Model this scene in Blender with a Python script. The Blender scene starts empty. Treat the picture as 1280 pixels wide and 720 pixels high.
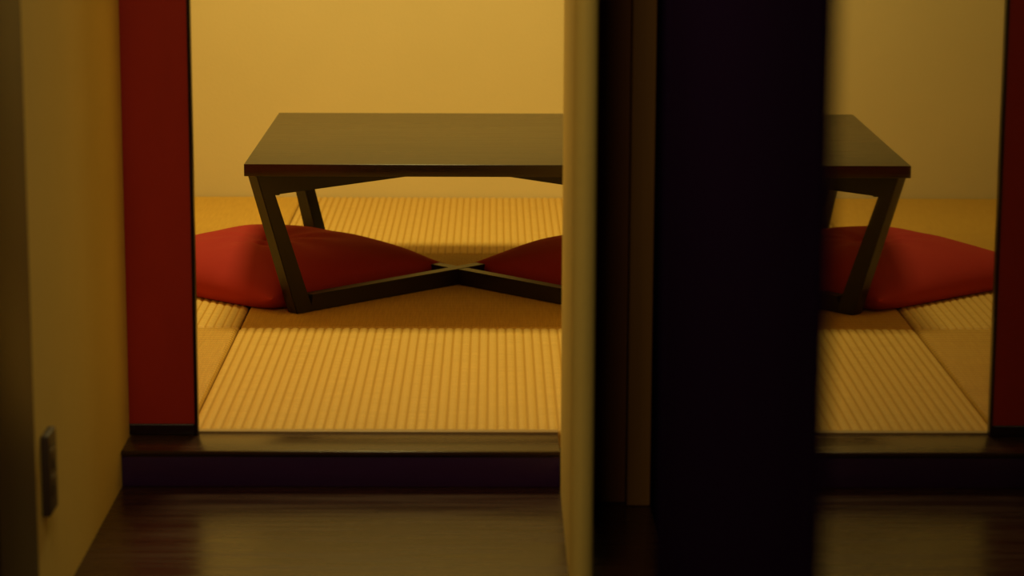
import bpy, bmesh, math, random
from mathutils import Vector, Matrix
random.seed(4)
S = bpy.context.scene
COL = S.collection

# ---------------------------------------------------------------- camera
F = 3180.0; H = 1.12
pitch = math.atan(614 / F); yaw = 0.00726; roll = 0.004
cam_d = bpy.data.cameras.new('camera'); cam = bpy.data.objects.new('camera', cam_d)
COL.objects.link(cam); S.camera = cam
cam_d.sensor_width = 36; cam_d.lens = 36 * F / 1280
cam_d.clip_start = 0.05
fw = Vector((math.sin(yaw) * math.cos(pitch), math.cos(yaw) * math.cos(pitch), -math.sin(pitch)))
rt = Vector((math.cos(yaw), -math.sin(yaw), 0)); up = rt.cross(fw)
Rr = rt * math.cos(roll) + up * math.sin(roll); Uu = Rr.cross(fw)
cam.matrix_world = Matrix(((Rr.x, Uu.x, -fw.x, 0), (Rr.y, Uu.y, -fw.y, 0), (Rr.z, Uu.z, -fw.z, H), (0, 0, 0, 1)))
cam_d.dof.use_dof = True; cam_d.dof.focus_distance = 5.5; cam_d.dof.aperture_fstop = 4.3

# ---------------------------------------------------------------- world, lights, exposure
W = bpy.data.worlds.new('world'); S.world = W; W.use_nodes = True
W.node_tree.nodes['Background'].inputs[0].default_value = (0.02, 0.015, 0.03, 1)
W.node_tree.nodes['Background'].inputs[1].default_value = 0.1
S.view_settings.view_transform = 'Standard'; S.view_settings.look = 'None'
S.view_settings.gamma = 1; S.view_settings.use_curve_mapping = False
S.view_settings.exposure = 0.0

def area(name, loc, size, power, color, rot=(0, 0, 0), sy=None):
    l = bpy.data.lights.new(name, 'AREA'); l.size = size; l.energy = power; l.color = color
    if sy: l.shape = 'RECTANGLE'; l.size_y = sy
    o = bpy.data.objects.new(name, l); o.location = loc; o.rotation_euler = rot; COL.objects.link(o)
    return o
WARM = (1.0, 0.83, 0.30)
CORR = (1.0, 0.76, 0.34)
area('room_ceiling_light', (-0.27, 5.85, 2.27), 0.45, 34.5, WARM)
area('corridor_fill_light', (-0.2, 2.1, 2.2), 0.5, 14, CORR)  # unseen lamp, placed to brighten the pillar, red panel and riser fronts

# ---------------------------------------------------------------- helpers
def tag(o, label=None, cat=None, group=None, kind=None):
    if label: o['label'] = label
    if cat: o['category'] = cat
    if group: o['group'] = group
    if kind: o['kind'] = kind
    return o

def empty(name, loc, rz=0):
    o = bpy.data.objects.new(name, None); o.location = loc; o.rotation_euler = (0, 0, rz)
    COL.objects.link(o); return o

def add_box(bm, lo, hi, bev=0.0, mat=None):
    g = bmesh.ops.create_cube(bm, size=1)['verts']
    for v in g:
        v.co = Vector([lo[i] if v.co[i] < 0 else hi[i] for i in range(3)])
    if bev:
        es = list({e for v in g for e in v.link_edges})
        r = bmesh.ops.bevel(bm, geom=es, offset=bev, segments=3, affect='EDGES', profile=0.5)
        g = list({v for f in r['faces'] for v in f.verts} | {v for v in g if v.is_valid})
    if mat:
        for v in g: v.co = mat @ v.co
    return g

def obj(name, bm, m, parent=None, smooth=True, kind=None):
    me = bpy.data.meshes.new(name)
    bmesh.ops.recalc_face_normals(bm, faces=bm.faces)
    bm.to_mesh(me); bm.free()
    if smooth:
        for p in me.polygons: p.use_smooth = True
        if hasattr(me, 'set_sharp_from_angle'): me.set_sharp_from_angle(angle=math.radians(40))
    me.materials.append(m)
    o = bpy.data.objects.new(name, me); COL.objects.link(o)
    if parent: o.parent = parent
    elif kind is None and parent is None: pass
    if kind: o['kind'] = kind
    return o

def box(name, lo, hi, m, parent=None, bev=0.0, kind=None):
    bm = bmesh.new(); add_box(bm, lo, hi, bev)
    return obj(name, bm, m, parent, kind=kind)

def struct(name, lo, hi, m, bev=0.0):
    return box(name, lo, hi, m, bev=bev, kind='structure')

# ---------------------------------------------------------------- materials
def mat(name, col, rough=0.6, spec=0.5, coat=0.0, ior=None):
    m = bpy.data.materials.new(name); m.use_nodes = True
    b = m.node_tree.nodes['Principled BSDF']
    b.inputs['Base Color'].default_value = (*col, 1); b.inputs['Roughness'].default_value = rough
    b.inputs['Specular IOR Level'].default_value = spec
    if coat: b.inputs['Coat Weight'].default_value = coat; b.inputs['Coat Roughness'].default_value = 0.12
    if ior: b.inputs['IOR'].default_value = ior
    return m, m.node_tree, b

def varied(name, c1, c2, rough, scale=(1, 1, 1), nscale=8, bump=0.0, bscale=None, spec=0.5, coat=0.0, detail=4, r2=None, bdist=0.002):
    m, nt, b = mat(name, c1, rough, spec, coat)
    N = nt.nodes.new; L = nt.links.new
    tc = N('ShaderNodeTexCoord'); mp = N('ShaderNodeMapping'); mp.inputs['Scale'].default_value = scale
    L(tc.outputs['Object'], mp.inputs['Vector'])
    n = N('ShaderNodeTexNoise'); n.inputs['Scale'].default_value = nscale; n.inputs['Detail'].default_value = detail
    L(mp.outputs[0], n.inputs['Vector'])
    cr = N('ShaderNodeValToRGB'); cr.color_ramp.elements[0].position = .3; cr.color_ramp.elements[1].position = .7
    cr.color_ramp.elements[0].color = (*c1, 1); cr.color_ramp.elements[1].color = (*c2, 1)
    L(n.outputs['Fac'], cr.inputs[0]); L(cr.outputs[0], b.inputs['Base Color'])
    if r2 is not None:
        mr = N('ShaderNodeMapRange'); mr.inputs['From Min'].default_value = .3; mr.inputs['From Max'].default_value = .7
        mr.inputs['To Min'].default_value = rough; mr.inputs['To Max'].default_value = r2
        L(n.outputs['Fac'], mr.inputs['Value']); L(mr.outputs[0], b.inputs['Roughness'])
    if bump:
        n2 = N('ShaderNodeTexNoise'); n2.inputs['Scale'].default_value = bscale or nscale * 4; n2.inputs['Detail'].default_value = 3
        L(mp.outputs[0], n2.inputs['Vector'])
        bp = N('ShaderNodeBump'); bp.inputs['Strength'].default_value = bump; bp.inputs['Distance'].default_value = bdist
        L(n2.outputs['Fac'], bp.inputs['Height']); L(bp.outputs[0], b.inputs['Normal'])
    return m

M_wall = varied('plaster_room', (.72, .60, .30), (.76, .63, .32), .85, nscale=3, bump=.25, bscale=120)
M_wallc = varied('plaster_corridor', (.74, .56, .165), (.80, .60, .18), .8, nscale=3, bump=.25, bscale=120)
M_ceil = varied('ceiling_board', (.5, .38, .2), (.55, .42, .22), .8, scale=(1, 8, 1), nscale=3)
M_floor = varied('dark_floor_boards', (.030, .011, .009), (.048, .018, .011), .20, scale=(1, 14, 1), nscale=3.0, bump=.10, bscale=7, r2=.34, bdist=.0015, spec=.32)
M_step = varied('dark_lacquer_step', (.034, .007, .085), (.040, .009, .10), .4, scale=(1, 12, 12), nscale=4)
M_sill = varied('dark_sill_wood', (.040, .020, .014), (.060, .028, .016), .20, scale=(1, 16, 16), nscale=4, r2=.3, spec=.34)
M_strip = varied('pale_wood_strip', (.34, .22, .09), (.40, .26, .11), .45, scale=(1, 16, 16), nscale=4)
M_brown = varied('brown_post_wood', (.36, .17, .05), (.42, .20, .06), .6, scale=(18, 18, 1), nscale=3)
M_dbrown = varied('dark_post_wood', (.022, .009, .006), (.030, .012, .008), .5, scale=(18, 18, 1), nscale=3)
M_post = varied('umber_post_wood', (.26, .10, .045), (.30, .115, .05), .7, scale=(18, 18, 1), nscale=3)
M_black = varied('black_matte_wood', (.009, .0038, .026), (.011, .0045, .030), .95, scale=(18, 18, 1), nscale=3, spec=.0)
M_red = varied('red_lacquer_panel', (.46, .022, .012), (.52, .026, .014), .5, scale=(3, 3, 1), nscale=3)
M_rframe = varied('dark_panel_frame', (.014, .004, .008), (.018, .005, .009), .3, scale=(10, 10, 1), nscale=3)
M_table = varied('table_top_wood', (.016, .008, .003), (.026, .014, .005), .27, scale=(1.2, 30, 30), nscale=3.5, bump=.08, bscale=12, r2=.33, bdist=.0008, spec=.62)
M_tleg = varied('table_leg_wood', (.010, .0045, .003), (.014, .0065, .004), .36, scale=(10, 10, 10), nscale=2, spec=.45)
M_plate = varied('dark_bronze_plate', (.045, .026, .018), (.055, .032, .022), .55, nscale=4)

def tatami_mat_material(name, k, g, h, half):
    # k, g, h: tint putting weave-direction shading into the rush colour; half: half width of the mat, for the warp-line valleys between ribs, darkened to paint their shade
    m, nt, b = mat(name, (.62, .40, .12), .6, .3)
    N = nt.nodes.new; L = nt.links.new
    tc = N('ShaderNodeTexCoord')
    mp = N('ShaderNodeMapping'); mp.inputs['Scale'].default_value = (3, 60, 3); L(tc.outputs['Object'], mp.inputs[0])
    n = N('ShaderNodeTexNoise'); n.inputs['Scale'].default_value = 4; n.inputs['Detail'].default_value = 5; L(mp.outputs[0], n.inputs[0])
    cr = N('ShaderNodeValToRGB'); cr.color_ramp.elements[0].position = .3; cr.color_ramp.elements[1].position = .7
    cr.color_ramp.elements[0].color = (.64 * k, .40 * g, .095 * h, 1); cr.color_ramp.elements[1].color = (.76 * k, .50 * g, .130 * h, 1)
    L(n.outputs['Fac'], cr.inputs[0])
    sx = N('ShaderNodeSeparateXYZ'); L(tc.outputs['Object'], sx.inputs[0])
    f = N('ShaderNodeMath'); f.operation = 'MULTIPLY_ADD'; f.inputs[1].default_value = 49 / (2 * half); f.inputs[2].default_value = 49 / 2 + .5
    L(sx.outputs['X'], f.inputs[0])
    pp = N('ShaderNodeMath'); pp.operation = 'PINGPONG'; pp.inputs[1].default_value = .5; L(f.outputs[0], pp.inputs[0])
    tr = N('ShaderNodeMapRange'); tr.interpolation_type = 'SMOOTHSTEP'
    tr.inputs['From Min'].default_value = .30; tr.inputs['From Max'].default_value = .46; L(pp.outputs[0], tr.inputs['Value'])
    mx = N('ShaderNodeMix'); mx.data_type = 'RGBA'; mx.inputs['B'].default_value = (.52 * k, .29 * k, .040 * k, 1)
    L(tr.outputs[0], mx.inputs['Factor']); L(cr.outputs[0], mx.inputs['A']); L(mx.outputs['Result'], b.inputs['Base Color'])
    wv = N('ShaderNodeTexWave'); wv.bands_direction = 'Y'; wv.inputs['Scale'].default_value = 1.0
    wv.inputs['Distortion'].default_value = 1.0
    mp2 = N('ShaderNodeMapping'); mp2.inputs['Scale'].default_value = (1, 75, 1); L(tc.outputs['Object'], mp2.inputs[0]); L(mp2.outputs[0], wv.inputs[0])
    bp = N('ShaderNodeBump'); bp.inputs['Strength'].default_value = .35; bp.inputs['Distance'].default_value = .0008
    L(wv.outputs['Fac'], bp.inputs['Height']); L(bp.outputs[0], b.inputs['Normal'])
    return m
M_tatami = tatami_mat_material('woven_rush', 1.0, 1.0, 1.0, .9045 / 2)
M_tatami_shaded = tatami_mat_material('woven_rush_cross_shaded', .88, .80, .50, .9045 / 2)  # darker copy for cross-ribbed mats: weave-direction shading painted into the colour

def cloth():
    m, nt, b = mat('red_cotton', (.34, .022, .018), .85, .2)
    b.inputs['Sheen Weight'].default_value = .25; b.inputs['Sheen Tint'].default_value = (.9, .15, .1, 1)
    b.inputs['Sheen Roughness'].default_value = .5
    N = nt.nodes.new; L = nt.links.new
    tc = N('ShaderNodeTexCoord')
    n = N('ShaderNodeTexNoise'); n.inputs['Scale'].default_value = 7; n.inputs['Detail'].default_value = 2; L(tc.outputs['Object'], n.inputs[0])
    n3 = N('ShaderNodeTexNoise'); n3.inputs['Scale'].default_value = 260; L(tc.outputs['Object'], n3.inputs[0])
    ad = N('ShaderNodeMath'); ad.operation = 'MULTIPLY_ADD'; ad.inputs[1].default_value = .03
    L(n3.outputs['Fac'], ad.inputs[0]); L(n.outputs['Fac'], ad.inputs[2])
    bp = N('ShaderNodeBump'); bp.inputs['Strength'].default_value = .5; bp.inputs['Distance'].default_value = .012
    L(ad.outputs[0], bp.inputs['Height']); L(bp.outputs[0], b.inputs['Normal'])
    return m
M_red_cloth = cloth()

# reflective dark door glass: a grazing view of it mirrors the room
M_glass, _nt, _b = mat('dark_door_glass', (.004, .003, .005), .012, .5, ior=1.68)

# ---------------------------------------------------------------- dimensions
XL = -0.648                       # left corridor wall face
FL = -0.065                       # corridor floor
X0, X1, X2, X3 = -1.452, -0.547, 0.358, 1.263   # mat seams across
Y0, Y1, Y2, Y3 = 4.452, 5.357, 6.257, 7.172     # mat seams in depth
CZ = 2.35

# ---------------------------------------------------------------- setting: tatami room
struct('floor', (X0 - .1, Y0 - .02, -.12), (X3 + .1, Y3 + .1, -.034), M_dbrown)
struct('wall_back', (X0 - .12, Y3 + .003, -.06), (X3 + .12, Y3 + .12, CZ), M_wall)
struct('wall_left', (X0 - .12, 4.30, -.12), (X0 - .003, Y3 + .003, CZ), M_wall)
struct('wall_right', (X3 + .003, 4.43, -.12), (X3 + .12, Y3 + .003, CZ), M_wall)
struct('ceiling', (X0 - .12, 4.30, CZ), (X3 + .12, Y3 + .12, CZ + .1), M_ceil)
# front of the room: wall right of the doorway, lintel over it
struct('wall_front', (.265, 4.31, -.12), (X3 + .12, 4.43, CZ), M_wallc)
struct('trim_1', (X0 - .003, 4.31, 1.80), (.265, 4.435, 1.90), M_dbrown)
struct('wall_upper', (X0 - .003, 4.33, 1.90), (.265, 4.43, CZ), M_wallc)

# corridor shell
struct('floor_corridor', (-1.6, -1.6, -.14), (.45, 4.30, FL), M_floor)
struct('wall_corridor_left', (XL - .14, 3.455, FL), (XL, 4.403, CZ), M_wallc)
struct('wall_corridor_near', (XL - .14, -1.5, FL), (XL, 3.18, CZ), M_wallc)
struct('wall_corridor_right', (.268, 1.42, FL), (.40, 4.30, CZ), M_black)
struct('wall_corridor_side', (.268, -1.5, FL), (.40, 0.40, CZ), M_wallc)
struct('wall_corridor_end', (-.9, -1.62, FL), (.5, -1.5, CZ), M_dbrown)
struct('ceiling_corridor', (-.9, -1.62, CZ), (.5, 4.30, CZ + .1), M_dbrown)

# step at the room's entrance, sill and pale strip on it
step = empty('entrance_step', (0, 4.3, FL))
tag(step, 'low dark lacquered wooden step along the front of the tatami room doorway', 'step')
struct('trim_2', (X0, 4.4035, FL), (XL, 4.445, 0), M_step)
box('riser', (XL + .0005, 0.0, 0.0), (.1162, .13, .058), M_step, step, .0015)
box('tread', (XL + .0005, -.006, .058), (.1162, .128, .0655), M_sill, step, .002)
box('edge_strip', (XL + .0005, .128, .0), (.1162, .145, .0675), M_strip, step, .001)

# ---------------------------------------------------------------- red sliding panel
sp = empty('sliding_panel', (-.99, 4.405, 0.001))
tag(sp, 'red sliding door panel with dark lacquered frame standing on the sill left of the opening', 'sliding door')
hw = .4635
box('panel', (-hw + .015, .004, .018), (hw - .005, .019, 1.76), M_red, sp)
for s, nm in ((-1, 'stile'), (1, 'stile')):
    a, b_ = (-hw, -hw + .017) if s < 0 else (hw - .006, hw)
    box('stile', (a, .001, 0), (b_, .022, 1.785), M_rframe, sp, .001)
box('bottom_rail', (-hw + .017, 0, 0), (hw - .006, .023, .020), M_rframe, sp, .002)
box('top_rail', (-hw + .017, 0, 1.76), (hw - .006, .023, 1.785), M_rframe, sp, .002)

# ---------------------------------------------------------------- plaster pillar and wooden posts at the doorway's right side
def rounded_pillar(name, x0, x1, y0, y1, z0, z1, r, m, n=8):
    bm = bmesh.new()
    pts = []
    for cx, cy, a0 in ((x0 + r, y0 + r, 180), (x1 - r, y0 + r, 270), (x1 - r, y1 - r, 0), (x0 + r, y1 - r, 90)):
        for k in range(n + 1):
            a = math.radians(a0 + 90 * k / n); pts.append((cx + r * math.cos(a), cy + r * math.sin(a)))
    lo = [bm.verts.new((x, y, z0)) for x, y in pts]; hi = [bm.verts.new((x, y, z1)) for x, y in pts]
    N = len(pts)
    for i in range(N): bm.faces.new((lo[i], lo[(i + 1) % N], hi[(i + 1) % N], hi[i]))
    bm.faces.new(lo[::-1]); bm.faces.new(hi)
    return obj(name, bm, m)
p = rounded_pillar('plaster_pillar', .1165, .153, 3.72, 4.298, FL, CZ, .020, M_wallc)
tag(p, 'narrow ochre plastered pillar with rounded edges at the right end of the step', 'pillar')
p = box('wooden_post', (.161, 4.20, FL), (.226, 4.298, CZ), M_post, bev=.003)
tag(p, 'very dark wooden post standing directly right of the ochre pillar', 'post')
p = box('wooden_post', (.227, 4.18, FL), (.267, 4.298, CZ), M_brown, bev=.003)
tag(p, 'brown wooden post between the very dark post and the black door leaf', 'post')
p = box('wooden_post', (XL - .16, 3.18, FL), (XL + .008, 3.455, CZ), M_dbrown, bev=.006)
tag(p, 'broad dark brown post beside the left wall at the left edge of the photo', 'post')

# black door leaf and glass door in the near corridor
XG = 0.1795
bd = empty('black_door', (XG + .02, 2.02, FL))
tag(bd, 'tall near-black wooden door leaf standing close to the camera, blurred', 'door')
box('leaf', (-.02, -.64, .01), (.02, .60, 2.1), M_black, bd, .003)
box('edge_stile', (-.0225, .60, .01), (.0225, .64, 2.1), M_black, bd, .003)
gd = empty('glass_door', (XG, .90, FL))
tag(gd, 'dark glossy glass door at the right that mirrors the tatami room', 'glass door')
box('glass_pane', (0, -.47, .06), (.008, .440, 2.06), M_glass, gd)
box('door_stile', (-.002, .440, .01), (.032, .478, 2.1), M_black, gd, .002)
box('door_stile', (-.003, -.51, .01), (.032, -.47, 2.1), M_black, gd, .002)
box('door_rail', (-.003, -.47, .01), (.032, .440, .06), M_black, gd, .002)
box('door_rail', (-.003, -.47, 2.06), (.032, .440, 2.1), M_black, gd, .002)

# ---------------------------------------------------------------- wall plate
wp = empty('wall_outlet', (XL, 3.565, .160))
tag(wp, 'small dark outlet plate mounted low on the ochre left wall', 'outlet')
box('cover_plate', (0, -.032, -.060), (.012, .032, .060), M_plate, wp, .003)
box('socket', (.010, -.016, -.035), (.013, .016, -.005), M_dbrown, wp, .001)
box('socket', (.010, -.016, .005), (.013, .016, .035), M_dbrown, wp, .001)

# ---------------------------------------------------------------- tatami mats (ribs are geometry)
def tatami_mesh(sx, sy, ribs, seed, m):
    rnd = random.Random(seed)
    gap = .0016; hx, hy = sx / 2 - gap, sy / 2 - gap
    prof = [0, .12, .27, .5, .73, .88]          # samples across a rib
    hgt = [0, .25, .82, 1, .82, .25]
    A = .0025
    xs, hs = [], []
    pitch_ = 2 * hx / ribs
    for i in range(ribs):
        for t, h in zip(prof, hgt): xs.append(-hx + (i + t) * pitch_); hs.append(h)
    xs.append(hx); hs.append(0)
    wob = [rnd.uniform(-.0007, .0007) for _ in xs]
    ys = []
    R = .012
    for k in range(6): ys.append((-hy + R * (1 - math.cos(math.pi / 2 * k / 5)), -R * (1 - math.sin(math.pi / 2 * k / 5)) * .8))
    n = 12
    for k in range(1, n): ys.append((-hy + R + (2 * hy - 2 * R) * k / n, 0))
    for k in range(5, -1, -1): ys.append((hy - R * (1 - math.cos(math.pi / 2 * k / 5)), -R * (1 - math.sin(math.pi / 2 * k / 5)) * .8))
    verts = []; faces = []
    nx = len(xs)
    verts += [(x, ys[0][0], -.033) for x in xs]
    for j, (y, dz) in enumerate(ys):
        for i, x in enumerate(xs):
            w = wob[i // 6 * 6] * math.sin(y * 9 + (i // 6) * 1.7) if 0 < i < nx - 1 else 0
            ex = min(i, nx - 1 - i)
            dd = -.003 * max(0, 1 - ex / 5) ** 2
            verts.append((x + w, y, dz + A * (hs[i] - 1) + dd))
    verts += [(x, ys[-1][0], -.033) for x in xs]
    rows = len(ys) + 2
    for j in range(rows - 1):
        for i in range(nx - 1):
            a = j * nx + i; faces.append((a, a + 1, a + nx + 1, a + nx))
    # sides and bottom
    left = [j * nx for j in range(rows)]; right = [j * nx + nx - 1 for j in range(rows)]
    faces.append(tuple(left)); faces.append(tuple(reversed(right)))
    faces.append((0, (rows - 1) * nx, rows * nx - 1, nx - 1))
    me = bpy.data.meshes.new('tatami_mat'); me.from_pydata(verts, [], faces); me.update()
    for p_ in me.polygons: p_.use_smooth = True
    me.set_sharp_from_angle(angle=math.radians(50))
    me.materials.append(m)
    return me
labels = [
 ['straw tatami mat at the front left, its fine ribs running across', 'straw tatami mat in front of the table, ribs running away from the camera', 'straw tatami mat at the front of the right column behind the pillar'],
 ['straw tatami mat under the left cushion, left of the table', 'straw tatami mat in the shade under the low table', 'straw tatami mat under the right cushion, right of the table'],
 ['straw tatami mat in the far left corner along the back wall', 'straw tatami mat behind the table against the back wall', 'straw tatami mat in the far right corner along the back wall']]
xsn = (X0, X1, X2, X3); ysn = (Y0, Y1, Y2, Y3)
for r in range(3):
    for c in range(3):
        w = xsn[c + 1] - xsn[c]; d = ysn[r + 1] - ysn[r]
        along = (r + c) % 2 == 1
        me = tatami_mesh(w, d, 49, r * 3 + c, M_tatami) if along else tatami_mesh(d, w, 49, r * 3 + c, M_tatami_shaded)
        o = bpy.data.objects.new('tatami_mat', me); COL.objects.link(o)
        o.location = ((xsn[c] + xsn[c + 1]) / 2, (ysn[r] + ysn[r + 1]) / 2, 0)
        if not along: o.rotation_euler = (0, 0, math.pi / 2)
        tag(o, labels[r][c], 'tatami mat', 'tatami mats on the room floor')

# ---------------------------------------------------------------- low table
TW = .904; TH = .345; TC = (-.0845, 5.858)
tb = empty('low_table', (TC[0], TC[1], 0.0))
tag(tb, 'low square dark wooden table with slanted legs on crossed floor bars', 'table')
h2 = TW / 2
box('tabletop', (-h2, -h2, TH - .0265), (h2, h2, TH), M_table, tb, .0015)
def prism(name, quad, thick, ang, m, parent, off=0.0, bev=.0015):
    """quad: (s, z) outline in the vertical plane of direction ang; extruded by thick across it"""
    bm = bmesh.new()
    ca, sa = math.cos(ang), math.sin(ang)
    vs = []
    for t in (-thick / 2 + off, thick / 2 + off):
        vs.append([bm.verts.new((s * ca - t * sa, s * sa + t * ca, z)) for s, z in quad])
    n = len(quad)
    bm.faces.new(vs[0]); bm.faces.new(vs[1][::-1])
    for i in range(n): bm.faces.new((vs[0][i], vs[0][(i + 1) % n], vs[1][(i + 1) % n], vs[1][i]))
    bmesh.ops.bevel(bm, geom=list(bm.edges), offset=bev, segments=2, affect='EDGES')
    return obj(name, bm, m, parent)
r2 = math.sqrt(2)
st_o, st_i = .617, .583      # leg top outer / inner along the diagonal
sb_o, sb_i = .508, .458      # leg foot outer / inner
zt = TH - .0265; zb = .272; TK = .032; BZ = .038
for k in range(4):
    ang = math.radians(45 + 90 * k)
    prism('leg', [(sb_i + .002, 0.001), (sb_o, 0.001), (st_o, zt), (st_i, zt)], TK, ang, M_tleg, tb)
for k in range(2):
    ang = math.radians(45 + 90 * k)
    # the second bar of each pair is halved over the first: a shallow offset keeps faces apart
    e = .0006 * k
    prism('floor_bar', [(-sb_i - .012, .001 + e), (sb_i + .012, .001 + e), (sb_i + .004, BZ - e), (-sb_i - .004, BZ - e)], TK - .001, ang, M_tleg, tb)
    prism('top_bar', [(-st_i - .002, zb + e), (st_i + .002, zb + e), (st_i + .004, zt - e), (-st_i - .004, zt - e)], TK - .001, ang, M_tleg, tb)
for k in range(4):
    ang = math.radians(45 + 90 * k); s = st_i - .035
    bm = bmesh.new()
    bmesh.ops.create_cone(bm, cap_ends=True, segments=16, radius1=.006, radius2=.007, depth=.004,
                          matrix=Matrix.Translation((s * math.cos(ang), s * math.sin(ang), zb - .0015)))
    obj('bolt', bm, M_tleg, tb)

# ---------------------------------------------------------------- cushions
def cushion_mesh(side, T, seed):
    rnd = random.Random(seed)
    bm = bmesh.new(); n = 64; hs = side / 2
    ph = [rnd.uniform(0, 6.28) for _ in range(8)]
    def shape(u, v):
        # corners pulled out a little, sides drawn in
        k = 1 - .055 * (1 - v * v) * abs(u) ** 3; l = 1 - .055 * (1 - u * u) * abs(v) ** 3
        return u * hs * k, v * hs * l
    def prof(u, v):
        a = max(0, 1 - abs(u) ** 2.6); b = max(0, 1 - abs(v) ** 2.6)
        return (a * b) ** .46
    top = {}; bot = {}
    for j in range(n + 1):
        for i in range(n + 1):
            u = math.sin(math.pi / 2 * (2 * i / n - 1)); v = math.sin(math.pi / 2 * (2 * j / n - 1))
            x, y = shape(u, v); p_ = prof(u, v)
            # tuft in the middle, soft folds towards the corners
            rr = math.hypot(x, y)
            tuft = .020 * math.exp(-(rr / .035) ** 2) + .010 * math.exp(-(rr / .10) ** 2)
            fold = .0035 * math.sin(9 * u * v + ph[0]) * abs(u * v) + .003 * math.sin(14 * x + ph[1]) * math.sin(11 * y + ph[2])
            ang = math.atan2(y, x)
            fold += .0030 * math.cos(4 * ang * 2 + ph[3]) * math.exp(-((rr - .10) / .08) ** 2)
            cx_, cy_ = x * .985 + y * .17, -x * .17 + y * .985
            cr_ = .014 * math.exp(-((cx_ + .090) / .015) ** 2) * math.exp(-((cy_ + .033) / .05) ** 4) if seed == 3 else 0
            corner = (abs(u) * abs(v)) ** 6
            edge = .024 + .010 * corner
            zt_ = edge + (T - edge) * p_ - tuft * p_ + fold * p_ - cr_ * p_
            zb_ = max(.0005, edge * (1 - min(1, p_ * 2.6)))
            top[i, j] = bm.verts.new((x, y, zt_))
            bot[i, j] = top[i, j] if i in (0, n) or j in (0, n) else bm.verts.new((x, y, zb_))
    for j in range(n):
        for i in range(n):
            bm.faces.new((top[i, j], top[i + 1, j], top[i + 1, j + 1], top[i, j + 1]))
            bm.faces.new((bot[i, j], bot[i, j + 1], bot[i + 1, j + 1], bot[i + 1, j]))
    return bm
def cushion(loc, rz, seed, label):
    t = empty('floor_cushion', loc, rz)
    tag(t, label, 'cushion', 'red floor cushions at the low table')
    obj('cover', cushion_mesh(.578, .112, seed), M_red_cloth, t)
    bm = bmesh.new()
    bmesh.ops.create_uvsphere(bm, u_segments=12, v_segments=8, radius=.007, matrix=Matrix.Translation((0, 0, .083)) @ Matrix.Diagonal((1, 1, .5, 1)))
    obj('tuft', bm, M_red_cloth, t)
    return t
cushion((-.523, 5.893, 0.0), math.radians(50), 3, 'red floor cushion on the left, tucked between the left table legs')
cushion((.354, 5.893, 0.0), math.radians(40), 5, 'red floor cushion behind the crossed bars, partly hidden by the pillar')
